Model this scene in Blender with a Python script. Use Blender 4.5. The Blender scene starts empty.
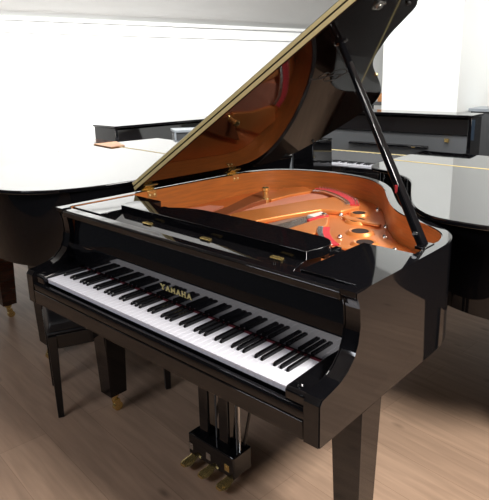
import bpy, bmesh, math, random
from mathutils import Vector, Matrix
random.seed(4)
C = bpy.context.scene.collection
PI = math.pi

# ------------------------------------------------------------------ materials
def new_mat(name):
    m = bpy.data.materials.new(name); m.use_nodes = True
    return m, m.node_tree, m.node_tree.nodes['Principled BSDF']
def mat(name, col, rough=.5, metal=0., ior=1.5, noise=0., nscale=20., stretch=(1,1,1), col2=None, bump=0., rvar=0.):
    m, nt, b = new_mat(name)
    b.inputs['Base Color'].default_value = (*col, 1); b.inputs['Roughness'].default_value = rough
    b.inputs['Metallic'].default_value = metal; b.inputs['IOR'].default_value = ior
    tc = nt.nodes.new('ShaderNodeTexCoord'); mp = nt.nodes.new('ShaderNodeMapping')
    mp.inputs['Scale'].default_value = stretch
    nz = nt.nodes.new('ShaderNodeTexNoise'); nz.inputs['Scale'].default_value = nscale; nz.inputs['Detail'].default_value = 5
    nt.links.new(tc.outputs['Object'], mp.inputs['Vector']); nt.links.new(mp.outputs['Vector'], nz.inputs['Vector'])
    if noise or col2:
        c2 = col2 or tuple(c*(1-noise) for c in col)
        mx = nt.nodes.new('ShaderNodeMix'); mx.data_type = 'RGBA'
        mx.inputs['A'].default_value = (*col, 1); mx.inputs['B'].default_value = (*c2, 1)
        cr = nt.nodes.new('ShaderNodeMapRange'); cr.inputs['From Min'].default_value = .35; cr.inputs['From Max'].default_value = .65
        nt.links.new(nz.outputs['Fac'], cr.inputs['Value']); nt.links.new(cr.outputs['Result'], mx.inputs['Factor'])
        nt.links.new(mx.outputs['Result'], b.inputs['Base Color'])
    if rvar:
        r = nt.nodes.new('ShaderNodeMapRange'); r.inputs['To Min'].default_value = rough; r.inputs['To Max'].default_value = rough+rvar
        nt.links.new(nz.outputs['Fac'], r.inputs['Value']); nt.links.new(r.outputs['Result'], b.inputs['Roughness'])
    if bump:
        bp = nt.nodes.new('ShaderNodeBump'); bp.inputs['Strength'].default_value = bump; bp.inputs['Distance'].default_value = .002
        nt.links.new(nz.outputs['Fac'], bp.inputs['Height']); nt.links.new(bp.outputs['Normal'], b.inputs['Normal'])
    return m

M = {}
M['lacquer'] = mat('black_lacquer', (.004,.004,.005), .03, ior=1.56, rvar=.02, nscale=3)
M['lidblack'] = mat('lid_lacquer', (.005,.003,.003), .035, ior=1.3)
M['mirror'] = mat('fallboard_lacquer', (.004,.004,.005), .03, ior=1.85)
M['satin'] = mat('black_satin', (.008,.008,.009), .3, ior=1.5, rvar=.05)
M['greyblack'] = mat('grey_black_satin', (.07,.074,.078), .25, ior=1.6)
M['walnut'] = mat('walnut_polished', (.035,.012,.007), .08, ior=1.7, nscale=8, stretch=(1,1,8), col2=(.06,.02,.01))
M['rimwood'] = mat('inner_rim_wood', (.50,.16,.035), .32, ior=1.5, nscale=9, stretch=(1,1,12), col2=(.38,.13,.035))
M['plate'] = mat('bronze_plate', (.80,.26,.07), .3, metal=.45, noise=.12, nscale=5)
M['plate_hi'] = mat('bronze_bar', (.82,.28,.075), .32, metal=.4, noise=.1, nscale=5)
M['brace'] = mat('copper_brown_brace', (.36,.11,.045), .35, metal=.25, noise=.15, nscale=5)
M['soundboard'] = mat('soundboard_spruce', (.74,.27,.15), .4, nscale=6, stretch=(1,10,1), col2=(.62,.22,.12))
M['greyboard'] = mat('shaded_soundboard', (.22,.16,.13), .5, noise=.2)  # recessed soundboard field, its shade put into the base colour
M['string'] = mat('string_wire', (.80,.38,.26), .4, metal=.4)
M['letter'] = mat('letter_gold', (.95,.80,.35), .4, metal=.2)
M['steel'] = mat('steel', (.72,.71,.68), .2, metal=.95)
M['brass'] = mat('brass', (.88,.66,.26), .22, metal=.85)
M['dbrass'] = mat('dull_brass', (.90,.74,.36), .45, metal=.15, noise=.06, nscale=20)
M['dark'] = mat('hole_shade', (.02,.008,.004), .7)  # painted shade for the depth of the plate holes
M['redfelt'] = mat('red_felt', (.62,.04,.05), .9, noise=.2, nscale=200)
M['keyfelt'] = mat('dark_red_felt', (.16,.015,.03), .9, noise=.2, nscale=200)
M['whitefelt'] = mat('white_felt', (.75,.72,.66), .9, noise=.1, nscale=200)
M['ivory'] = mat('white_key_plastic', (.84,.85,.93), .14, ior=1.5)
M['ebony'] = mat('black_key_plastic', (.006,.006,.007), .16, ior=1.5)
M['rubber'] = mat('rubber', (.015,.015,.015), .6)
M['vinyl'] = mat('black_vinyl', (.012,.012,.014), .38, bump=.3, nscale=250)
M['wall'] = mat('white_wall_paint', (.88,.89,.88), .7, noise=.02, nscale=2, bump=.05)
M['wall2'] = mat('column_paint', (.80,.82,.80), .7, noise=.02, nscale=2)
M['ceil'] = mat('ceiling_paint', (.80,.80,.79), .8, noise=.02, nscale=2)
M['bluegrey'] = mat('blue_grey_panel', (.10,.16,.24), .3)
M['orangewood'] = mat('orange_wood', (.62,.28,.10), .4, col2=(.5,.2,.06), nscale=8, stretch=(1,8,1))
M['greypaint'] = mat('grey_blue_panel', (.26,.29,.32), .35)

def floor_mat():
    m, nt, b = new_mat('oak_plank_floor'); N = nt.nodes; L = nt.links
    tc = N.new('ShaderNodeTexCoord'); mp = N.new('ShaderNodeMapping'); mp.inputs['Rotation'].default_value = (0,0,math.radians(5))
    L.new(tc.outputs['Object'], mp.inputs['Vector'])
    br = N.new('ShaderNodeTexBrick'); br.inputs['Scale'].default_value = 1; br.inputs['Brick Width'].default_value = 1.9
    br.inputs['Row Height'].default_value = .19; br.inputs['Mortar Size'].default_value = .001; br.inputs['Mortar Smooth'].default_value = .3
    br.inputs['Color1'].default_value = (.47,.32,.225,1); br.inputs['Color2'].default_value = (.40,.27,.19,1); br.inputs['Mortar'].default_value = (.28,.18,.12,1)
    L.new(mp.outputs['Vector'], br.inputs['Vector'])
    st = N.new('ShaderNodeMapping'); st.inputs['Scale'].default_value = (1.2,14,1); L.new(mp.outputs['Vector'], st.inputs['Vector'])
    nz = N.new('ShaderNodeTexNoise'); nz.inputs['Scale'].default_value = 2.2; nz.inputs['Detail'].default_value = 8; nz.inputs['Distortion'].default_value = .6
    L.new(st.outputs['Vector'], nz.inputs['Vector'])
    r = N.new('ShaderNodeMapRange'); r.inputs['From Min'].default_value = .3; r.inputs['From Max'].default_value = .7
    r.inputs['To Min'].default_value = .84; r.inputs['To Max'].default_value = 1.12; L.new(nz.outputs['Fac'], r.inputs['Value'])
    mx = N.new('ShaderNodeMix'); mx.data_type = 'RGBA'; mx.blend_type = 'MULTIPLY'; mx.inputs['Factor'].default_value = 1
    L.new(br.outputs['Color'], mx.inputs['A']); L.new(r.outputs['Result'], mx.inputs['B'])
    # small dark knots
    st2 = N.new('ShaderNodeMapping'); st2.inputs['Scale'].default_value = (2.2,5.5,1); L.new(mp.outputs['Vector'], st2.inputs['Vector'])
    vo = N.new('ShaderNodeTexVoronoi'); vo.inputs['Scale'].default_value = 1.3; L.new(st2.outputs['Vector'], vo.inputs['Vector'])
    kr = N.new('ShaderNodeMapRange'); kr.inputs['From Min'].default_value = .03; kr.inputs['From Max'].default_value = .13
    kr.inputs['To Min'].default_value = .5; kr.inputs['To Max'].default_value = 1; L.new(vo.outputs['Distance'], kr.inputs['Value'])
    m2 = N.new('ShaderNodeMix'); m2.data_type = 'RGBA'; m2.blend_type = 'MULTIPLY'; m2.inputs['Factor'].default_value = 1
    L.new(mx.outputs['Result'], m2.inputs['A']); L.new(kr.outputs['Result'], m2.inputs['B'])
    L.new(m2.outputs['Result'], b.inputs['Base Color'])
    b.inputs['Roughness'].default_value = .42; b.inputs['IOR'].default_value = 1.4
    bp = N.new('ShaderNodeBump'); bp.inputs['Strength'].default_value = .15; bp.inputs['Distance'].default_value = .002
    L.new(br.outputs['Fac'], bp.inputs['Height']); bp.invert = True; L.new(bp.outputs['Normal'], b.inputs['Normal'])
    return m
M['floor'] = floor_mat()

# ------------------------------------------------------------------ helpers
def link(name, me, mats, parent=None, loc=None, rot=None, bev=0., smooth=35):
    o = bpy.data.objects.new(name, me); C.objects.link(o)
    for m in (mats if isinstance(mats, (list, tuple)) else [mats]): me.materials.append(m)
    if parent: o.parent = parent
    if loc: o.location = loc
    if rot: o.rotation_euler = rot
    if smooth:
        for p in me.polygons: p.use_smooth = True
        me.set_sharp_from_angle(angle=math.radians(smooth))
    if bev:
        b = o.modifiers.new('bevel', 'BEVEL'); b.width = bev; b.segments = 2; b.limit_method = 'ANGLE'; b.angle_limit = math.radians(40)
    return o
def obj(name, bm, mats, parent=None, **k):
    bmesh.ops.recalc_face_normals(bm, faces=bm.faces)
    me = bpy.data.meshes.new(name); bm.to_mesh(me); bm.free()
    return link(name, me, mats, parent, **k)
def BM(): return bmesh.new()
def box(bm, a, b, mi=0, top=None):
    """box from corner a to corner b; top=(dx0,dx1,dy0,dy1) insets the top face"""
    x0,y0,z0 = a; x1,y1,z1 = b; t = top or (0,0,0,0)
    v = [bm.verts.new(p) for p in [(x0,y0,z0),(x1,y0,z0),(x1,y1,z0),(x0,y1,z0),
         (x0+t[0],y0+t[2],z1),(x1-t[1],y0+t[2],z1),(x1-t[1],y1-t[3],z1),(x0+t[0],y1-t[3],z1)]]
    for f in [(0,3,2,1),(4,5,6,7),(0,1,5,4),(1,2,6,5),(2,3,7,6),(3,0,4,7)]:
        bm.faces.new([v[i] for i in f]).material_index = mi
    return bm
def prism(bm, pts, z0, z1, mi=0, axis='z'):
    def P(a, b, c): return (a,b,c) if axis == 'z' else ((c,a,b) if axis == 'x' else (a,c,b))
    lo = [bm.verts.new(P(x,y,z0)) for x,y in pts]; hi = [bm.verts.new(P(x,y,z1)) for x,y in pts]
    n = len(pts)
    bm.faces.new(lo[::-1]).material_index = mi; bm.faces.new(hi).material_index = mi
    for i in range(n):
        j = (i+1) % n; bm.faces.new([lo[i],lo[j],hi[j],hi[i]]).material_index = mi
    return bm
def bar(bm, p0, p1, w, h, up=(0,0,1), taper=1.):
    p0, p1 = Vector(p0), Vector(p1); d = (p1-p0).normalized(); s = d.cross(Vector(up)).normalized(); u = s.cross(d)
    V = []
    for p, k in ((p0,1.),(p1,taper)):
        V += [bm.verts.new(p + s*sx*w*k/2 + u*sy*h*k/2) for sx, sy in ((-1,-1),(1,-1),(1,1),(-1,1))]
    for f in [(3,2,1,0),(4,5,6,7),(0,1,5,4),(1,2,6,5),(2,3,7,6),(3,0,4,7)]: bm.faces.new([V[i] for i in f])
    return bm
def tube(bm, p0, p1, r, r1=None, n=12):
    p0, p1 = Vector(p0), Vector(p1); d = (p1-p0); r1 = r if r1 is None else r1
    q = d.to_track_quat('Z','Y').to_matrix()
    A, B = [], []
    for i in range(n):
        a = 2*PI*i/n; v = q @ Vector((math.cos(a), math.sin(a), 0))
        A.append(bm.verts.new(p0+v*r)); B.append(bm.verts.new(p1+v*r1))
    bm.faces.new(A[::-1]); bm.faces.new(B)
    for i in range(n): j = (i+1)%n; bm.faces.new([A[i],A[j],B[j],B[i]])
    return bm
def lathe(bm, prof, c=(0,0,0), n=24, mi=0):
    """prof: list of (r,z)"""
    rings = []
    for r, z in prof:
        rings.append([bm.verts.new((c[0]+r*math.cos(2*PI*i/n), c[1]+r*math.sin(2*PI*i/n), c[2]+z)) for i in range(n)])
    for a, b in zip(rings, rings[1:]):
        for i in range(n): j = (i+1)%n; bm.faces.new([a[i],a[j],b[j],b[i]]).material_index = mi
    bm.faces.new(rings[0][::-1]).material_index = mi; bm.faces.new(rings[-1]).material_index = mi
    return bm
def catmull(pts, k=6, closed=False):
    out = []; n = len(pts)
    for i in range(n if closed else n-1):
        p = [pts[(i+j) % n] if closed else pts[min(max(i+j,0),n-1)] for j in (-1,0,1,2)]
        for s in range(k):
            t = s/k
            out.append(tuple(.5*((2*p[1][d])+(-p[0][d]+p[2][d])*t+(2*p[0][d]-5*p[1][d]+4*p[2][d]-p[3][d])*t*t+(-p[0][d]+3*p[1][d]-3*p[2][d]+p[3][d])*t**3) for d in range(len(pts[0]))))
    if not closed: out.append(tuple(pts[-1]))
    return out
def inset(path, d):
    """offset an open plan path to its left by d"""
    out = []
    for i, p in enumerate(path):
        a = Vector(path[max(i-1,0)]); b = Vector(path[min(i+1,len(path)-1)]); t = (b-a).normalized()
        out.append((p[0]-t.y*d, p[1]+t.x*d))
    return out
def tubepath(bm, pts, r, n=6):
    P = [Vector(p) for p in pts]; prev = None
    for i, p in enumerate(P):
        t = (P[min(i+1,len(P)-1)]-P[max(i-1,0)]).normalized(); q = t.to_track_quat('Z','Y').to_matrix()
        ring = [bm.verts.new(p + q @ Vector((math.cos(2*PI*j/n)*r, math.sin(2*PI*j/n)*r, 0))) for j in range(n)]
        if prev:
            for j in range(n): bm.faces.new([prev[j],prev[(j+1)%n],ring[(j+1)%n],ring[j]])
        else: bm.faces.new(ring[::-1])
        prev = ring
    bm.faces.new(prev)
    return bm
def thing(name, label, cat, loc=(0,0,0), rotz=0., group=None):
    o = bpy.data.objects.new(name, None); C.objects.link(o); o.location = loc; o.rotation_euler = (0,0,rotz); o.empty_display_size = .1
    o['label'] = label; o['category'] = cat
    if group: o['group'] = group
    return o
def struct(name, bm, m, **k):
    o = obj(name, bm, m, **k); o['kind'] = 'structure'; return o
def share(name, src, parent, loc):
    o = src.copy(); C.objects.link(o); o.name = name; o.parent = parent; o.location = loc; return o

# ------------------------------------------------------------------ shared piano pieces
W = 1.47
RIM_BENT = [(W,.19),(W,.40),(W,.62),(1.462,.72),(1.43,.80),(1.36,.865),(1.27,.915),(1.17,.975),(1.08,1.07),(.985,1.20),(.89,1.34),(.80,1.44),
        (.69,1.515),(.56,1.555),(.42,1.56),(.28,1.54),(.15,1.485),(.06,1.40),(.012,1.29),(0,1.17)]
def rim_path(sy=1.):
    c = catmull(RIM_BENT, 5) + [(0,.9),(0,.6),(0,.35),(0,.19)]
    return [(x, .17+(y-.17)*sy) for x, y in c]
ARM = [(0,.62),(0,.735),(.012,.75),(.045,.752),(.085,.757),(.12,.773),(.15,.80),(.168,.835),(.176,.88),(.172,.925),(.165,.95),(.15,.965),(.15,.9799),(.1899,.9799),(.1899,.62)]
def make_keys(parent, x0, y0, z0, k0=None):
    bm = BM(); box(bm, (-.0113,0,0), (.0113,.152,.0185)); box(bm, (-.0113,-.002,.0125), (.0113,0,.0185))
    w = obj('white_key', bm, M['ivory'], parent, loc=(x0+.01178,y0,z0), bev=.0012, smooth=0)
    bm = BM(); prism(bm, [(0,0),(.003,.0085),(.010,.0115),(.098,.0118),(.098,0)], -.0048, .0048, axis='x')
    b = obj('black_key', bm, M['ebony'], parent, loc=(x0+.0236,y0+.053,z0+.0175), bev=.0014, smooth=0)
    for i in range(52):
        if i: share('white_key', w, parent, (x0+.02356*i+.01178, y0, z0))
        if i not in (0,51) and i % 7 in (0,2,3,5,6) and i: share('black_key', b, parent, (x0+.02356*(i+1), y0+.053, z0+.0175))
def leg(parent, x, y, h=.62, w=.108, matl=None, rot=0):
    matl = matl or M['lacquer']; bm = BM()
    box(bm, (-w*.52,-w*.52,h-.03), (w*.52,w*.52,h))
    box(bm, (-w*.27,-w*.27,.095), (w*.27,w*.27,.10))
    a, b = w*.38, w*.50
    v = [bm.verts.new((sx*a, sy*a, .10)) for sx, sy in ((-1,-1),(1,-1),(1,1),(-1,1))] + [bm.verts.new((sx*b, sy*b, h-.03)) for sx, sy in ((-1,-1),(1,-1),(1,1),(-1,1))]
    for f in [(3,2,1,0),(4,5,6,7),(0,1,5,4),(1,2,6,5),(2,3,7,6),(3,0,4,7)]: bm.faces.new([v[i] for i in f])
    lg = obj('leg', bm, matl, parent, loc=(x,y,0), rot=(0,0,rot), bev=.003)
    bm = BM(); lathe(bm, [(.021,.097),(.024,.09),(.020,.078),(.012,.070),(.010,.055)])
    bar(bm, (-.013,.004,.062), (-.013,.012,.022), .003, .026, up=(0,1,0)); bar(bm, (.013,.004,.062), (.013,.012,.022), .003, .026, up=(0,1,0))
    box(bm, (-.015,-.008,.056), (.015,.016,.062))
    cs = obj('caster', bm, M['brass'], lg)
    bm = BM(); tube(bm, (-.0105,.012,.0215), (.0105,.012,.0215), .0215, n=20); tube(bm, (-.016,.012,.0215), (.016,.012,.0215), .004)
    obj('caster_wheel', bm, M['brass'], lg, bev=.001)
    return lg
def build_rim(root, path, matl, zb=.62, zt=.98, th=.035):
    inn = inset(path, th)
    bm = BM(); n = len(path)
    vo = [[bm.verts.new((x,y,z)) for x,y in path] for z in (zb, zt)]; vi = [[bm.verts.new((x,y,z)) for x,y in inn] for z in (zb, zt)]
    for i in range(n-1):
        bm.faces.new([vo[0][i],vo[0][i+1],vo[1][i+1],vo[1][i]]).material_index = 0
        bm.faces.new([vo[1][i],vo[1][i+1],vi[1][i+1],vi[1][i]]).material_index = 0
        bm.faces.new([vi[0][i+1],vi[0][i],vi[1][i],vi[1][i+1]]).material_index = 1
        bm.faces.new([vi[0][i],vi[0][i+1],vo[0][i+1],vo[0][i]]).material_index = 0
    bm.faces.new([vo[0][0],vo[1][0],vi[1][0],vi[0][0]]); bm.faces.new([vo[0][-1],vi[0][-1],vi[1][-1],vo[1][-1]])
    top = set(vo[1]) | set(vi[1])
    es = [e for e in bm.edges if e.verts[0] in top and e.verts[1] in top and ((e.verts[0] in vo[1]) == (e.verts[1] in vo[1]))]
    bmesh.ops.bevel(bm, geom=es, offset=.003, segments=2, affect='EDGES', clamp_overlap=True)
    return obj('rim', bm, [matl, M['rimwood']], root)
def build_body(root, sy=1., matl=None):
    matl = matl or M['lacquer']; path = rim_path(sy); build_rim(root, path, matl)
    for x0, x1 in ((0,.052),(W-.052,W)):
        bm = BM(); prism(bm, ARM, x0, x1, axis='x')
        es = [e for e in bm.edges if all(v.co.y < .1895 for v in e.verts) and abs(e.verts[0].co.x-e.verts[1].co.x) < 1e-6]
        es += [e for e in bm.edges if abs(e.verts[0].co.z-e.verts[1].co.z) < 1e-6 and e.verts[0].co.z > .9 and abs(e.verts[0].co.y-e.verts[1].co.y) > .03 and e not in es]
        bmesh.ops.bevel(bm, geom=list(set(es)), offset=.003, segments=2, affect='EDGES', clamp_overlap=True)
        obj('arm', bm, matl, root)
    bm = BM(); box(bm, (.052,.0,.622), (W-.052,.30,.675)); obj('keybed', bm, matl, root, bev=.002)
    bm = BM(); prism(bm, [(.004,.675),(.002,.700),(.007,.709),(.016,.710),(.0225,.704),(.0225,.675)], .052, W-.052, axis='x'); obj('key_slip', bm, matl, root, bev=.001)
    # underside board closing the case
    ip = inset(path, .03); bm = BM(); prism(bm, ip, .64, .655); obj('bottom_board', bm, M['satin'], root)
    return path

LID = [(1.485,.15),(1.485,.60),(1.48,.76),(1.44,.865),(1.36,.905),(1.28,.935),(1.20,.985),(1.12,1.045),(1.055,1.13),(.98,1.27),(.92,1.38),(.85,1.495),
       (.775,1.575),(.69,1.625),(.56,1.637),(.42,1.625),(.28,1.60),(.16,1.55),(.07,1.47),(.02,1.37),(-.005,1.25),(-.005,1.1)]
def lid_outline(fold, sy=1.):
    c = catmull([(W+.015,fold if fold < .6 else .6)] + LID[1:], 5)
    c = [(x, .17+(y-.17)*sy) for x, y in c if y >= fold]
    return [(1.485,fold)] + c[1:] + [(-.005,fold)]

# ================================================================== MAIN GRAND PIANO
G = thing('grand_piano', 'black polished grand piano with raised lid, orange interior and long open keyboard', 'piano', (0,0,0))
path = build_body(G)
L_, S_ = M['lacquer'], M['satin']
for x0, x1 in ((.052,.118),(W-.118,W-.052)):
    bm = BM(); prism(bm, [(.012,.675),(.010,.735),(.018,.744),(.183,.750),(.183,.675)], x0, x1, axis='x'); kb = obj('key_block', bm, L_, G, bev=.003)
    bm = BM(); xc = (x0+x1)/2; lathe(bm, [(.009,.744),(.009,.749),(.006,.752)], (xc,.035,0), n=16); obj('knob', bm, L_, kb)
# fallboard, standing open behind the keys
bm = BM(); prism(bm, [(.184,.736),(.195,.736),(.200,.825),(.214,.92),(.230,.925),(.230,.9449),(.203,.9449),(.186,.829),(.184,.825)], .052, W-.052, axis='x')
fb = obj('fallboard', bm, M['mirror'], G, smooth=4)
bm = BM(); box(bm, (.118,.176,.7335), (W-.118,.184,.735)); obj('key_felt', bm, M['keyfelt'], G)
# letters on the fallboard
GL = {'Y': [((-.5,1),(0,.48)),((.5,1),(0,.48)),((0,.5),(0,0))], 'A': [((-.5,0),(0,1)),((.5,0),(0,1)),((-.3,.34),(.3,.34))],
      'M': [((-.5,0),(-.5,1)),((-.5,1),(0,.25)),((.5,1),(0,.25)),((.5,0),(.5,1))], 'H': [((-.45,0),(-.45,1)),((.45,0),(.45,1)),((-.45,.5),(.45,.5))]}
SER = {'Y': [(-.5,1),(.5,1),(0,0)], 'A': [(-.5,0),(.5,0)], 'M': [(-.5,0),(.5,0)], 'H': [(-.45,0),(.45,0),(-.45,1),(.45,1)]}
def lettering(parent, text, x0, step, z, h, wd, y, m, t=.0044):
    for i, ch in enumerate(text):
        bm = BM(); cx = x0+i*step
        for (a, b) in GL[ch]: bar(bm, (cx+a[0]*wd, y, z+a[1]*h), (cx+b[0]*wd, y, z+b[1]*h), t, .0016, up=(0,-1,0))
        for (sx, sz) in SER[ch]: bar(bm, (cx+sx*wd-.0045, y, z+sz*h), (cx+sx*wd+.0045, y, z+sz*h), .0022, .0016, up=(0,-1,0))
        obj('brass_letter', bm, M['letter'], parent, smooth=0)
lettering(fb, 'YAMAHA', .640, .0285, .771, .018, .017, .1828, M['brass'])
make_keys(G, .1225, .027, .7145)
# shelf above the keys: front rail, side blocks, back rail
bm = BM(); prism(bm, [(.152,.948),(.150,.968),(.156,.9755),(.19,.9755),(.192,.942),(.235,.948),(.235,.935),(.165,.940)], .052, W-.052, axis='x'); obj('front_rail', bm, L_, G, bev=.0015)
bm = BM(); v_ = [(.235,.948),(.30,.9665),(.38,.9665),(.38,.935),(.235,.935)]; prism(bm, v_, .235, 1.19, axis='x'); obj('music_shelf', bm, L_, G, bev=.0015)
bm = BM(); box(bm, (.036,.205,.935), (.235,.50,.9765)); obj('shelf_side_block', bm, L_, G, bev=.002)
bm = BM(); box(bm, (1.245,.205,.935), (W-.036,.535,.9765)); obj('shelf_side_block', bm, L_, G, bev=.002)
for x in (.30, 1.19):
    bm = BM(); box(bm, (x-.012,.38,.950), (x+.012,.475,.966)); obj('desk_slide', bm, L_, G, bev=.002)
bm = BM(); box(bm, (.235,.46,.930), (1.245,.485,.955)); obj('shelf_back_rail', bm, L_, G, bev=.002)
# music desk lying flat
dk = catmull([(.24,.30),(.22,.34),(.225,.38),(.26,.405),(.32,.40),(.40,.385),(.47,.425),(.56,.452),(.75,.458),(.95,.46),(1.10,.455),(1.165,.447),(1.205,.41),(1.212,.36),(1.20,.31),(1.195,.295)], 5)
bm = BM(); prism(bm, dk, .966, .996); dsk = obj('music_desk', bm, L_, G, bev=.004)
for x in (.45, .776, 1.10):
    bm = BM(); box(bm, (x-.022,.266,.9585), (x+.022,.280,.9645)); tube(bm, (x-.022,.266,.9605), (x+.022,.266,.9605), .0025, n=8); obj('desk_hinge', bm, M['brass'], G)

# ---- interior: plate, soundboard fields, bars
ip = [p for p in inset(path, .036) if p[1] > .30]
ip = [(W-.036,.30)] + ip + [(.036,.30)]
bm = BM(); prism(bm, ip, .835, .862); pl = obj('iron_plate', bm, M['plate'], G, bev=.004)
def raised(name, pts, z0, z1, m, bev=.003, parent=G, **k):
    bm = BM(); prism(bm, pts, z0, z1); return obj(name, bm, m, parent, bev=bev, **k)
sbB = [(.33,.50),(.375,.72),(.335,.80),(.262,1.0),(.252,1.17),(.275,1.33),(.32,1.478),(.44,1.46),(.475,1.38),(.40,1.17),(.385,1.05),(.375,.86),(.46,.50)]
raised('soundboard', [(.05,.50),(.29,.50),(.29,.74),(.17,.93),(.12,.90),(.07,.80)], .862, .866, M['soundboard'], 0)
raised('soundboard', [(.36,.50),(.52,.50),(.37,.80),(.40,1.10),(.50,1.37),(.45,1.46),(.33,1.47),(.27,1.30),(.255,1.10),(.30,.92),(.36,.78)], .862, .866, M['soundboard'], 0)
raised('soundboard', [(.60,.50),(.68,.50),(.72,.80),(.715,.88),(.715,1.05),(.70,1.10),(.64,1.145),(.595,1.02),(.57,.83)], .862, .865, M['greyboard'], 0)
# strings above the fields
def strings(segs, m, r=.0010):
    bm = BM()
    for a, b, n in segs:
        (a0,a1),(b0,b1) = a, b
        for i in range(n):
            t = i/(n-1); p = Vector(a0).lerp(Vector(a1), t); q = Vector(b0).lerp(Vector(b1), t)
            bar(bm, (p.x,p.y,.8705), (q.x,q.y,.8705), r*2, r*2)
    return obj('strings', bm, m, G, smooth=0)
s1 = strings([(((.10,.50),(.30,.50)),((.12,.88),(.19,.90)),14), (((.35,.50),(.54,.50)),((.30,1.44),(.47,1.43)),34)], M['string']); s1['kind'] = 'stuff'
s2 = strings([(((.62,.50),(.70,.50)),((.64,1.13),(.71,1.06)),16)], M['steel'], .0008); s2['kind'] = 'stuff'
# raised plate bars
raised('plate_brace', [(.29,.50),(.345,.50),(.378,.758),(.302,1.011),(.300,1.123),(.20,1.20),(.135,1.253),(.175,1.10),(.262,.86),(.285,.735)], .862, .888, M['brace'], .005)
raised('plate_bar', [(.232,1.15),(.312,1.13),(.31,1.28),(.345,1.45),(.24,1.50),(.16,1.40)], .862, .884, M['plate_hi'], .005)
raised('plate_bar', [(.46,.50),(.57,.50),(.545,.78),(.60,.99),(.64,1.12),(.735,1.15),(.755,1.27),(.72,1.33),(.62,1.36),(.53,1.38),(.47,1.25),(.435,1.09),(.375,.86),(.37,.79)], .862, .885, M['plate_hi'], .006)
raised('plate_bar', [(.74,.50),(.80,.50),(.86,.80),(.815,.93),(.735,1.05),(.72,.98),(.722,.80)], .862, .880, M['plate_hi'], .006)
raised('plate_bar', [(.77,1.10),(.815,1.07),(.93,1.07),(.985,1.075),(.985,1.10),(.92,1.105),(.82,1.12),(.77,1.145)], .862, .876, M['plate_hi'], .006)
raised('plate_bar', catmull([(1.02,.70),(1.10,.72),(1.20,.78),(1.20,.80),(1.11,.77),(1.02,.735)],4,True), .862, .876, M['plate_hi'], .005)
bm = BM(); lathe(bm, [(.019,.862),(.019,.885),(.015,.89),(.0145,.925),(.019,.93),(.019,.944),(.012,.948)], (.285,1.115,0), n=20); obj('plate_post', bm, M['brass'], G)
# bosses around round openings; a dark disc paints the shade inside each
for x, y, r in ((.79,1.216,.030),(.855,1.10,.034),(.965,.954,.036),(1.066,.832,.034)):
    bm = BM(); lathe(bm, [(r*1.75,.861),(r*1.6,.868),(r*1.3,.874),(r*1.05,.872),(r,.862)], (x,y,0), n=28); bs = obj('plate_boss', bm, M['plate_hi'], G)
    bm = BM(); lathe(bm, [(r*.98,.862),(r*.98,.8729)], (x,y,0), n=28); obj('hole_shade_disc', bm, M['dark'], bs)
for x, y in ((.735,1.147),(.942,.84),(.932,1.233),(1.009,1.092),(1.084,.954),(1.202,.826),(.817,1.343),(1.29,.745),(.60,1.44)):
    bm = BM(); lathe(bm, [(.012,.861),(.012,.865),(.0085,.874),(.004,.877)], (x,y,0), n=12); obj('plate_screw', bm, M['steel'], G)
# felts and pins of the hitch section
fp = catmull([(.335,1.48),(.41,1.50),(.50,1.475),(.60,1.42),(.70,1.345),(.745,1.29)], 5)
fi = inset(fp, -.045); raised('red_felt', fp + fi[::-1], .885, .892, M['redfelt'], .001)
f2 = inset(fp, -.048); f3 = inset(fp, -.066); raised('string_rest', f2 + f3[::-1], .885, .895, M['steel'], .001)
bm = BM(); tube(bm, (0,0,.890), (0,0,.904), .0022, n=6); pin = None
for i in range(2, len(fp)):
    for d in (.006, .018):
        q = inset(fp, -d)[i]
        if pin is None: pin = obj('hitch_pin', bm, M['steel'], G, loc=(q[0],q[1],0))
        else: share('hitch_pin', pin, G, (q[0],q[1],0))
g1 = catmull([(.86,.885),(.89,.84),(.93,.79),(.985,.74),(1.03,.71)], 4); g2 = inset(g1, -.028); g3 = inset(g1,-.05)
raised('red_felt', g1 + g2[::-1], .880, .886, M['redfelt'], .001); raised('string_rest', g2 + g3[::-1], .880, .888, M['steel'], .001)
raised('damper_felt', [(.655,.99),(.70,.985),(.71,1.06),(.665,1.085)], .871, .884, M['whitefelt'], .002)
raised('damper_felt', [(.70,.93),(.715,.93),(.735,1.05),(.70,1.05)], .871, .884, M['redfelt'], .002)
bm = BM(); lathe(bm, [(.012,.88),(.012,.892),(.006,.896)], (.72,1.03,0), n=12); obj('plate_screw', bm, M['steel'], G)

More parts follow.
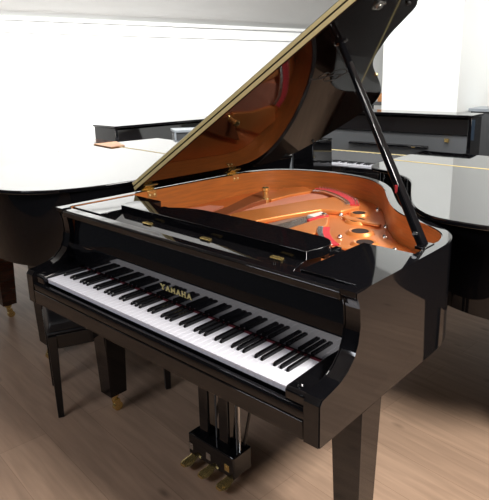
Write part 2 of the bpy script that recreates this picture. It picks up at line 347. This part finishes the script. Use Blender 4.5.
# ---- lid (hinged along the left side, held up by the prop)
ANG = math.radians(31.6)
ly = lid_outline(.536)
bm = BM(); prism(bm, ly, 0, .020)
lid = obj('lid', bm, M['lidblack'], G, loc=(0,0,.985), rot=(0,-ANG,0), bev=.003)
fl = [(-.005,.538),(1.485,.538),(1.485,.905),(-.005,.905)]
bm = BM(); prism(bm, fl, .0235, .0435); obj('lid_front_flap', bm, L_, lid, bev=.003)
bm = BM(); box(bm, (.0,.5335,.0035), (1.48,.5362,.0185)); box(bm, (.0,.5355,.0260), (1.48,.5382,.0395))
for i in range(29):
    for z in (.0115,.0325):
        tube(bm, (.03+i*.05,.5328 if z < .02 else .5348,z), (.03+i*.05,.536,z), .0028, n=8)
obj('piano_hinge', bm, M['dbrass'], lid)
for y in (.60, 1.15):
    bm = BM(); box(bm, (.001,y-.035,-.004), (.045,y+.035,0)); tube(bm, (-.001,y-.035,-.006), (-.001,y+.035,-.006), .005, n=10)
    obj('lid_hinge', bm, M['brass'], lid, bev=.001)
    bm = BM(); box(bm, (.0355,y-.024,.945), (.0385,y+.024,.9805)); box(bm, (.0,y-.024,.9803), (.0385,y+.024,.9825))
    hh = obj('hinge_plate', bm, M['brass'], G, bev=.001)
    for dy in (-.013,.013):
        bm = BM(); tube(bm, (.038,y+dy,.960), (.041,y+dy,.960), .005, .003, n=10); obj('screw', bm, M['dbrass'], hh)
# prop cups, bumpers on the lid underside
def on_lid(s, y, d): return (s, y, -d)
for s, y in ((1.205,.70),(1.405,.66)):
    bm = BM(); lathe(bm, [(.020,0),(.020,-.004),(.010,-.006),(.010,-.012),(.004,-.012)], (s,y,0), n=18); obj('prop_cup', bm, M['steel'] if s > 1.3 else L_, lid)
    for dx, dy in ((.016,.016),(-.016,-.016)):
        bm = BM(); lathe(bm, [(.004,0),(.004,-.0055)], (s+dx,y+dy,0), n=8); obj('cup_screw', bm, M['steel'], lid)
for s, y in ((1.0,1.225),(.30,1.55),(1.44,.80)):
    bm = BM(); lathe(bm, [(.008,0),(.008,-.007),(.004,-.009)], (s,y,0), n=12); obj('bumper', bm, M['rubber'] if s != 1.0 else M['brass'], lid)
# thin dark scribbled line on the lid underside
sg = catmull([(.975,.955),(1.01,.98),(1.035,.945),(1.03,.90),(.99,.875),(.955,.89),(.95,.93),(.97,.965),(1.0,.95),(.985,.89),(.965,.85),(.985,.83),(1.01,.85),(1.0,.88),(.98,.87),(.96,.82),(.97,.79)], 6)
bm = BM(); tubepath(bm, [(x,y,-.0004) for x, y in sg], .0018, 5); sgo = obj('scribble', bm, M['rubber'], lid); sgo['label'] = 'dark scribbled line on the lid underside'
# prop stick
cA, sA = math.cos(ANG), math.sin(ANG)
ptop = Vector((1.205*cA+.010*sA, .70, .985+1.205*sA-.012*cA)); pbot = Vector((1.418,.615,.978))
bm = BM(); bar(bm, pbot, ptop, .042, .022, up=(1,0,.3), taper=.72)
pr = obj('lid_prop', bm, L_, G, bev=.004)
bm = BM(); bar(bm, pbot+(ptop-pbot)*.42+Vector((.004,-.012,0)), pbot+(ptop-pbot)*.985+Vector((.003,-.010,0)), .014, .010, up=(1,0,.3)); obj('short_prop', bm, L_, pr, bev=.002)
bm = BM(); m_ = pbot+(ptop-pbot)*.06; tube(bm, m_+Vector((0,-.021,0)), m_+Vector((0,.015,0)), .010, n=16); obj('prop_pivot', bm, M['steel'], pr)
bm = BM(); box(bm, (1.402,.585,.972), (1.44,.650,.983)); obj('prop_base', bm, L_, G, bev=.002)
m_ = pbot+(ptop-pbot)*.27
bm = BM(); bar(bm, m_+Vector((-.002,-.019,-.012)), m_+Vector((-.004,-.020,.014)), .008, .003, up=(0,1,0)); rd = obj('prop_tag', bm, M['redfelt'], pr); rd['label'] = 'small red mark on the prop stick'

# legs and pedal lyre
leg(G, .088,.285); leg(G, 1.392,.285); leg(G, .62,1.40)
bm = BM(); box(bm, (.60,.215,.60), (.97,.36,.622)); ly_ = obj('lyre_top_block', bm, L_, G, bev=.003)
LX = .765
bm = BM(); box(bm, (LX-.115,.25,.068), (LX+.135,.345,.160)); lb = obj('lyre_box', bm, L_, G, bev=.006)
for x in (LX-.05, LX+.06):
    bm = BM(); box(bm, (x-.024,.275,.155), (x+.024,.315,.605)); obj('lyre_post', bm, L_, G, bev=.003)
for x in (LX-.005, LX+.105, LX+.12):
    bm = BM(); tube(bm, (x,.30,.155), (x,.30,.61), .004, n=8); obj('pedal_rod', bm, M['greyblack'] if x < LX+.11 else M['steel'], G)
for x, dx in ((LX-.005,-.05),(LX+.14,-.03)):
    bm = BM(); tube(bm, (x+dx,.33,.155), (x,.42,.62), .006, n=8); obj('lyre_brace', bm, S_, G)
for k, x in enumerate((LX-.10, LX, LX+.10)):
    bm = BM()
    ctr = [(.245,.078,.011),(.215,.074,.012),(.185,.066,.015),(.160,.056,.021),(.140,.052,.025),(.122,.051,.024),(.108,.052,.015)]
    prev = None
    for (y, z, w) in catmull(ctr, 4):
        ring = [bm.verts.new((x+w*a, y, z+.007*b_)) for a, b_ in ((-1,0),(-.6,.8),(.6,.8),(1,0),(.6,-.8),(-.6,-.8))]
        if prev:
            for j in range(6): bm.faces.new([prev[j],prev[(j+1)%6],ring[(j+1)%6],ring[j]])
        else: bm.faces.new(ring[::-1])
        prev = ring
    bm.faces.new(prev)
    bmesh.ops.translate(bm, verts=bm.verts, vec=(-.005,.100,-.012))
    obj('pedal', bm, M['brass'], G)
    bm = BM(); box(bm, (x-.012,.2485,.092), (x+.012,.2505,.120)); box(bm, (x-.006,.2475,.098), (x+.006,.2495,.112))
    obj('pedal_guide', bm, M['steel'] if k < 2 else M['brass'], lb)

# ================================================================== OTHER GRANDS (closed)
def closed_grand(name, label, loc, rotz, matl, fold=.53, sy=1., legs=((.09,.285),(1.38,.285),(.62,1.38)), wood=None):
    r = thing(name, label, 'piano', loc, rotz, None)
    build_body(r, sy, matl)
    bm = BM(); prism(bm, [(.14,.735),(.155,.76),(.168,.93),(.168,.955),(.19,.955),(.19,.735)], .052, W-.052, axis='x'); obj('fallboard', bm, matl, r, bev=.002)
    bm = BM(); prism(bm, lid_outline(fold+.002, sy), .981, 1.0); ld = obj('lid', bm, M['mirror'] if matl is M['lacquer'] else matl, r, bev=.004)
    bm = BM(); prism(bm, [(-.005,.145),(1.485,.145),(1.485,fold-.002),(-.005,fold-.002)], .981, 1.0); obj('lid_front_flap', bm, M['mirror'] if matl is M['lacquer'] else matl, r, bev=.004)
    bm = BM(); tube(bm, (.0,fold,.9985), (1.48,fold,.9985), .0045, n=10); obj('piano_hinge', bm, M['dbrass'], r)
    for x, y in legs: leg(r, x, .17+(y-.17)*sy if y > .5 else y, matl=matl)
    return r
closed_grand('grand_piano', 'closed black grand piano at the right, its grey-white mirroring lid below the pillar', (1.93,2.76,0), math.radians(182.5), L_, .66, 1.14, legs=((.09,.285),(1.38,.285),(.28,1.36)))
closed_grand('grand_piano', 'closed black grand piano at the left, its wide lid mirroring the white wall', (-.118,1.969,0), math.radians(178), L_, .66, 1.19, legs=((.09,.285),(1.38,.285),(.44,1.40)))
closed_grand('grand_piano', 'closed dark brown grand piano cut off by the left photo edge', (-2.79,-.10,0), math.radians(-4), M['walnut'], .57, 1.15, legs=((.09,.285),(1.42,.58),(.62,1.35))).scale = (1,1,.962)

# ================================================================== BENCH
B = thing('piano_bench', 'low black padded piano bench tucked under the left end of the open piano', 'bench', (-.11,.389,0), math.atan2(.45,.19))
hl, hw = .245, .15
for sx in (-1,1):
    for sy_ in (-1,1):
        bm = BM(); box(bm, (-.0125,-.0125,0), (.0125,.0125,.40)); 
        for v in bm.verts:
            if v.co.z > .2: v.co.x *= 1.5; v.co.y *= 1.5
        obj('leg', bm, S_, B, loc=(sx*hl,sy_*hw,0), bev=.002)
for sy_ in (-1,1):
    bm = BM(); box(bm, (-hl+.018,sy_*hw-.011,.335), (hl-.018,sy_*hw+.011,.40)); obj('apron', bm, S_, B, bev=.002)
for sx in (-1,1):
    bm = BM(); box(bm, (sx*hl-.011,-hw+.018,.335), (sx*hl+.011,hw-.018,.40)); obj('apron', bm, S_, B, bev=.002)
bm = BM(); box(bm, (-hl-.02,-hw-.008,.40), (hl+.02,hw,.415)); box(bm, (-hl-.018,-hw-.006,.415), (hl+.018,hw-.002,.455), top=(.012,)*4)
obj('seat', bm, M['vinyl'], B, bev=.008)

# ================================================================== UPRIGHTS
def upright(label, loc, rotz, w=1.48, h=1.18, keys=True, upper=True, gold=False):
    r = thing('upright_piano', label, 'piano', loc, rotz)
    bm = BM(); box(bm, (0,.28,.0), (.03,.60,h-.02)); box(bm, (w-.03,.28,0), (w,.60,h-.02)); box(bm, (.03,.57,.02), (w-.03,.60,h-.02)); box(bm, (.03,.30,.05), (w-.03,.315,.60)); obj('case', bm, L_, r, bev=.004)
    bm = BM(); box(bm, (-.012,.262,h-.02), (w+.012,.605,h)); obj('top_lid', bm, L_, r, bev=.004)
    bm = BM(); prism(bm, [(.275,.79),(.335,h-.022),(.35,h-.022),(.30,.79)], .03, w-.03, axis='x'); obj('upper_panel', bm, M['greyblack'] if gold else L_, r, bev=.002)
    if gold:
        bm = BM(); prism(bm, [(.300,h-.18),(.288,h-.17),(.324,h-.022),(.340,h-.022)], .03, w-.03, axis='x'); obj('upper_front_board', bm, L_, r, bev=.002)
        bm = BM(); box(bm, (w-.22,.272,h-.235), (w-.185,.30,h-.205)); obj('brass_catch', bm, M['brass'], r)
        bm = BM(); prism(bm, [(.245,.880),(.245,.897),(.28,.903),(.30,.880)], .36, w-.36, axis='x'); ml = obj('music_ledge', bm, L_, r, bev=.002)
        bm = BM(); box(bm, (w-.50,.242,.882), (w-.47,.246,.892)); obj('ledge_hinge', bm, M['brass'], ml)
    for x0, x1 in ((0,.05),(w-.05,w)):
        bm = BM(); prism(bm, [(0,.60),(0,.72),(.03,.745),(.14,.755),(.22,.79),(.28,.86),(.30,.86),(.30,.60)], x0, x1, axis='x'); obj('arm', bm, L_, r, bev=.004)
    bm = BM(); box(bm, (.05,.0,.60), (w-.05,.30,.665)); box(bm, (.05,.0,.665), (w-.05,.02,.70)); obj('keybed', bm, L_, r, bev=.003)
    for x in (.045, w-.045):
        bm = BM(); box(bm, (x-.03,.03,.05), (x+.03,.09,.60), top=(.0,.0,0,-.02)); obj('leg', bm, L_, r, bev=.004)
    bm = BM(); box(bm, (0,.0,0), (.09,.30,.05)); box(bm, (w-.09,0,0), (w,.30,.05)); obj('toe_block', bm, L_, r, bev=.004)
    x0 = (w-1.225)/2
    for a, b in ((.05,x0-.002),(w-x0+.002,w-.05)):
        bm = BM(); box(bm, (a,.02,.665), (b,.20,.735)); obj('key_block', bm, L_, r, bev=.003)
    if keys: make_keys(r, x0, .03, .70)
    bm = BM(); prism(bm, [(.184,.722),(.190,.722),(.245,.80),(.275,.802),(.275,.81),(.235,.81)], .05, w-.05, axis='x'); f = obj('fallboard', bm, M['greyblack'] if gold else L_, r, bev=.002)
    bm = BM(); tube(bm, (.05,.238,.8105), (w-.05,.238,.8105), .0045, n=8)
    for i in range(26): box(bm, (.075+i*.053,.2335,.797), (.098+i*.053,.237,.814))
    obj('piano_hinge', bm, M['dbrass'], r)
    if gold:
        bm = BM(); random.seed(2); x = .93
        for i in range(9):      # tiny gold script, only its rough letter rhythm can be read in the photograph
            hh = (.026,.016,.016,.026,.016,.016,.024,.016,.016)[i]
            tubepath(bm, [(x,.198,.750),(x+.006,.1985+hh*.35,.750+hh),(x+.013,.198,.750)], .0022, 5); x += .0165
        lt = obj('brass_lettering', bm, M['letter'], r)
    return r
upright('black upright piano with open keyboard and gold hinge, standing before the white pillar', (-1.06,3.10,0), math.radians(7), gold=True)
upright('long black upright piano against the far left wall, behind the closed left grand', (-2.0,1.93,0), math.radians(92), w=1.45, h=1.055)
upright('black upright piano mostly hidden behind the raised lid', (-1.68,3.45,0), math.radians(78), w=1.2, h=1.06, keys=False)
gc = thing('cabinet', 'light grey topped cabinet cut off by the right photo edge', 'cabinet', (.0,4.35,0), math.radians(6))
bm = BM(); box(bm, (.04,.0,0), (1.2,.4,1.16)); obj('body', bm, M['greyblack'], gc, bev=.004)
bm = BM(); box(bm, (.02,-.02,1.16), (1.22,.42,1.19)); obj('cabinet_top', bm, M['greypaint'], gc, bev=.003)
bm = BM(); box(bm, (.46,-.006,.88), (.90,.0,1.08)); obj('blue_panel', bm, M['bluegrey'], gc, bev=.001)

# black cabinet with slanted grey panel, left of the upright's keyboard
cb = thing('cabinet', 'narrow black cabinet with a grey slanted side panel left of the upright keyboard', 'cabinet', (-.60,2.62,0), math.radians(8))
bm = BM(); box(bm, (-.11,-.10,0), (.115,.22,.975), top=(.02,.025,0,0)); obj('body', bm, L_, cb, bev=.004)
bm = BM(); box(bm, (-.10,-.11,.975), (.095,.22,.99)); obj('cabinet_top', bm, L_, cb, bev=.003)
bm = BM(); prism(bm, [(-.30,.0),(-.30,.84),(-.115,.95),(-.115,0)], -.09, -.06, axis='y'); obj('side_panel', bm, M['greypaint'], cb, bev=.002)

# small things by the left wall
o = thing('storage_box', 'grey box with a brass lock standing behind the left piano lid', 'box', (-1.62,2.22,0), math.radians(60))
bm = BM(); box(bm, (-.13,-.1,0), (.13,.1,1.03)); obj('body', bm, M['greyblack'], o, bev=.004)
bm = BM(); box(bm, (-.14,-.11,1.03), (.14,.11,1.05)); box(bm, (-.14,-.11,.0), (-.125,-.1,1.03)); obj('frame', bm, M['greypaint'], o, bev=.002)
bm = BM(); box(bm, (.0,-.106,.97), (.02,-.099,1.02)); obj('lock', bm, M['brass'], o)
bm = BM(); prism(bm, [(-1.61,1.30),(-1.33,1.27),(-1.36,1.40),(-1.62,1.50)], 1.0015, 1.007)  # flat orange patch on the lid corner
wd = obj('orange_patch', bm, M['orangewood'], bev=.001); wd['label'] = 'thin flat orange patch on the far left corner of the white-looking lid'; wd['category'] = 'board'
sh = thing('shelf_rack', 'dark wall shelf with an orange wooden block, glimpsed between the raised lid and pillar', 'shelf', (-1.30,4.9,0), 0)
bm = BM(); box(bm, (-.25,-.02,1.15), (.25,.2,1.19)); obj('board', bm, M['greyblack'], sh, bev=.002)
bm = BM()
for x in (-.22,.22): box(bm, (x-.02,0,0), (x+.02,.18,1.15))
obj('upright_frame', bm, M['greyblack'], sh)
wb = BM(); box(wb, (-1.36,4.93,1.191), (-1.22,5.03,1.29)); wbo = obj('wooden_block', wb, M['orangewood'], bev=.002)
wbo['label'] = 'small orange wooden block on the dark shelf beyond the raised lid'; wbo['category'] = 'block'

# ================================================================== ROOM
bm = BM(); box(bm, (-5,-3.5,-.05), (5,8.5,0)); struct('floor', bm, M['floor'], smooth=0)
az = math.radians(22); t = Vector((math.sin(az),math.cos(az),0)); n_ = Vector((t.y,-t.x,0)); P0 = Vector((-3.7,1.4,0))
def wallbox(bm, s0, s1, d0, d1, z0, z1):
    V = [bm.verts.new(P0+t*s+n_*d+Vector((0,0,z))) for z in (z0,z1) for s, d in ((s0,d0),(s1,d0),(s1,d1),(s0,d1))]
    for f in [(3,2,1,0),(4,5,6,7),(0,1,5,4),(1,2,6,5),(2,3,7,6),(3,0,4,7)]: bm.faces.new([V[i] for i in f])
bm = BM(); wallbox(bm, -4, 7.5, -.1, 0, 0, 2.06); struct('wall_left', bm, M['wall'], smooth=0)
bm = BM(); wallbox(bm, -4, 7.5, 0.0005, .03, 1.905, 1.925); struct('trim_1', bm, M['wall'], smooth=0, bev=.006)
bm = BM(); wallbox(bm, -4, 7.5, 0.0005, .05, 2.02, 2.06); struct('trim_2', bm, M['wall'], smooth=0, bev=.015)
bm = BM()
V = [bm.verts.new(P0+t*s+n_*d+Vector((0,0,z))) for s, d, z in ((-4,-.1,2.06),(7.5,-.1,2.06),(7.5,2.8,2.9),(-4,2.8,2.9),(-4,-.1,2.14),(7.5,-.1,2.14),(7.5,2.8,2.98),(-4,2.8,2.98))]
for f in [(3,2,1,0),(4,5,6,7),(0,1,5,4),(1,2,6,5),(2,3,7,6),(3,0,4,7)]: bm.faces.new([V[i] for i in f])
struct('ceiling', bm, M['ceil'], smooth=0)
bm = BM(); box(bm, (-4,-3.5,2.901), (5,8.5,2.96)); c2 = struct('ceiling', bm, M['ceil'], smooth=0)
bm = BM(); box(bm, (-.872,4.2,0), (-.04,8.4,2.9)); struct('wall_back', bm, M['wall2'], smooth=0, bev=.004)

# ================================================================== LIGHT
def area(name, loc, target, sx, sy, power, col=(1,1,1), spread=180):
    l = bpy.data.lights.new(name, 'AREA'); l.shape = 'RECTANGLE'; l.size = sx; l.size_y = sy; l.energy = power; l.color = col; l.spread = math.radians(spread)
    o = bpy.data.objects.new(name, l); C.objects.link(o); o.location = loc
    o.rotation_euler = (Vector(target)-Vector(loc)).to_track_quat('-Z','Y').to_euler(); return o
area('wall_lamp', (-1.2,.8,2.55), (-3.3,2.2,1.5), 2.6, .4, 78, (1,.99,.97), 110)
area('wall_lamp_2', (.2,2.6,2.75), (-.8,4.6,1.4), 1.6, .3, 32, (1,.99,.97), 110)
area('ceiling_lamp', (1.8,1.8,2.8), (1.5,1.4,0), 1.0, .5, 50, (1,.97,.93))
area('ceiling_lamp_2', (3.2,.45,2.7), (1.4,.5,.3), .9, .5, 62, (1,.95,.89), 120)
area('front_fill', (.4,-2.6,2.6), (.7,.3,1.0), 1.4, .5, 15, (.90,.93,1), 120)  # unseen fill light, added to brighten the brass hinge edges
area('rear_fill', (2.4,5.2,2.7), (-.04,6.2,1.7), 1.4, .4, 42, (1,.99,.97), 120)  # added unseen light for the pillar's right side and its lid reflection
w = bpy.data.worlds.new('room_light'); bpy.context.scene.world = w; w.use_nodes = True
w.node_tree.nodes['Background'].inputs['Color'].default_value = (.9,.93,1,1); w.node_tree.nodes['Background'].inputs['Strength'].default_value = .03

# ================================================================== CAMERA
cam = bpy.data.cameras.new('camera'); co = bpy.data.objects.new('camera', cam); C.objects.link(co)
co.location = (2.16483,-.93831,1.50752); co.rotation_euler = (PI/2-.242616, 0, .679346)
cam.sensor_fit = 'HORIZONTAL'; cam.sensor_width = 36; cam.lens = 552.298*36/489
cam.shift_x = -54.56/489; cam.shift_y = -38.76/489; cam.clip_start = .05
bpy.context.scene.camera = co
vs = bpy.context.scene.view_settings
vs.view_transform = 'Standard'; vs.look = 'None'; vs.exposure = 0.; vs.gamma = 1; vs.use_curve_mapping = False
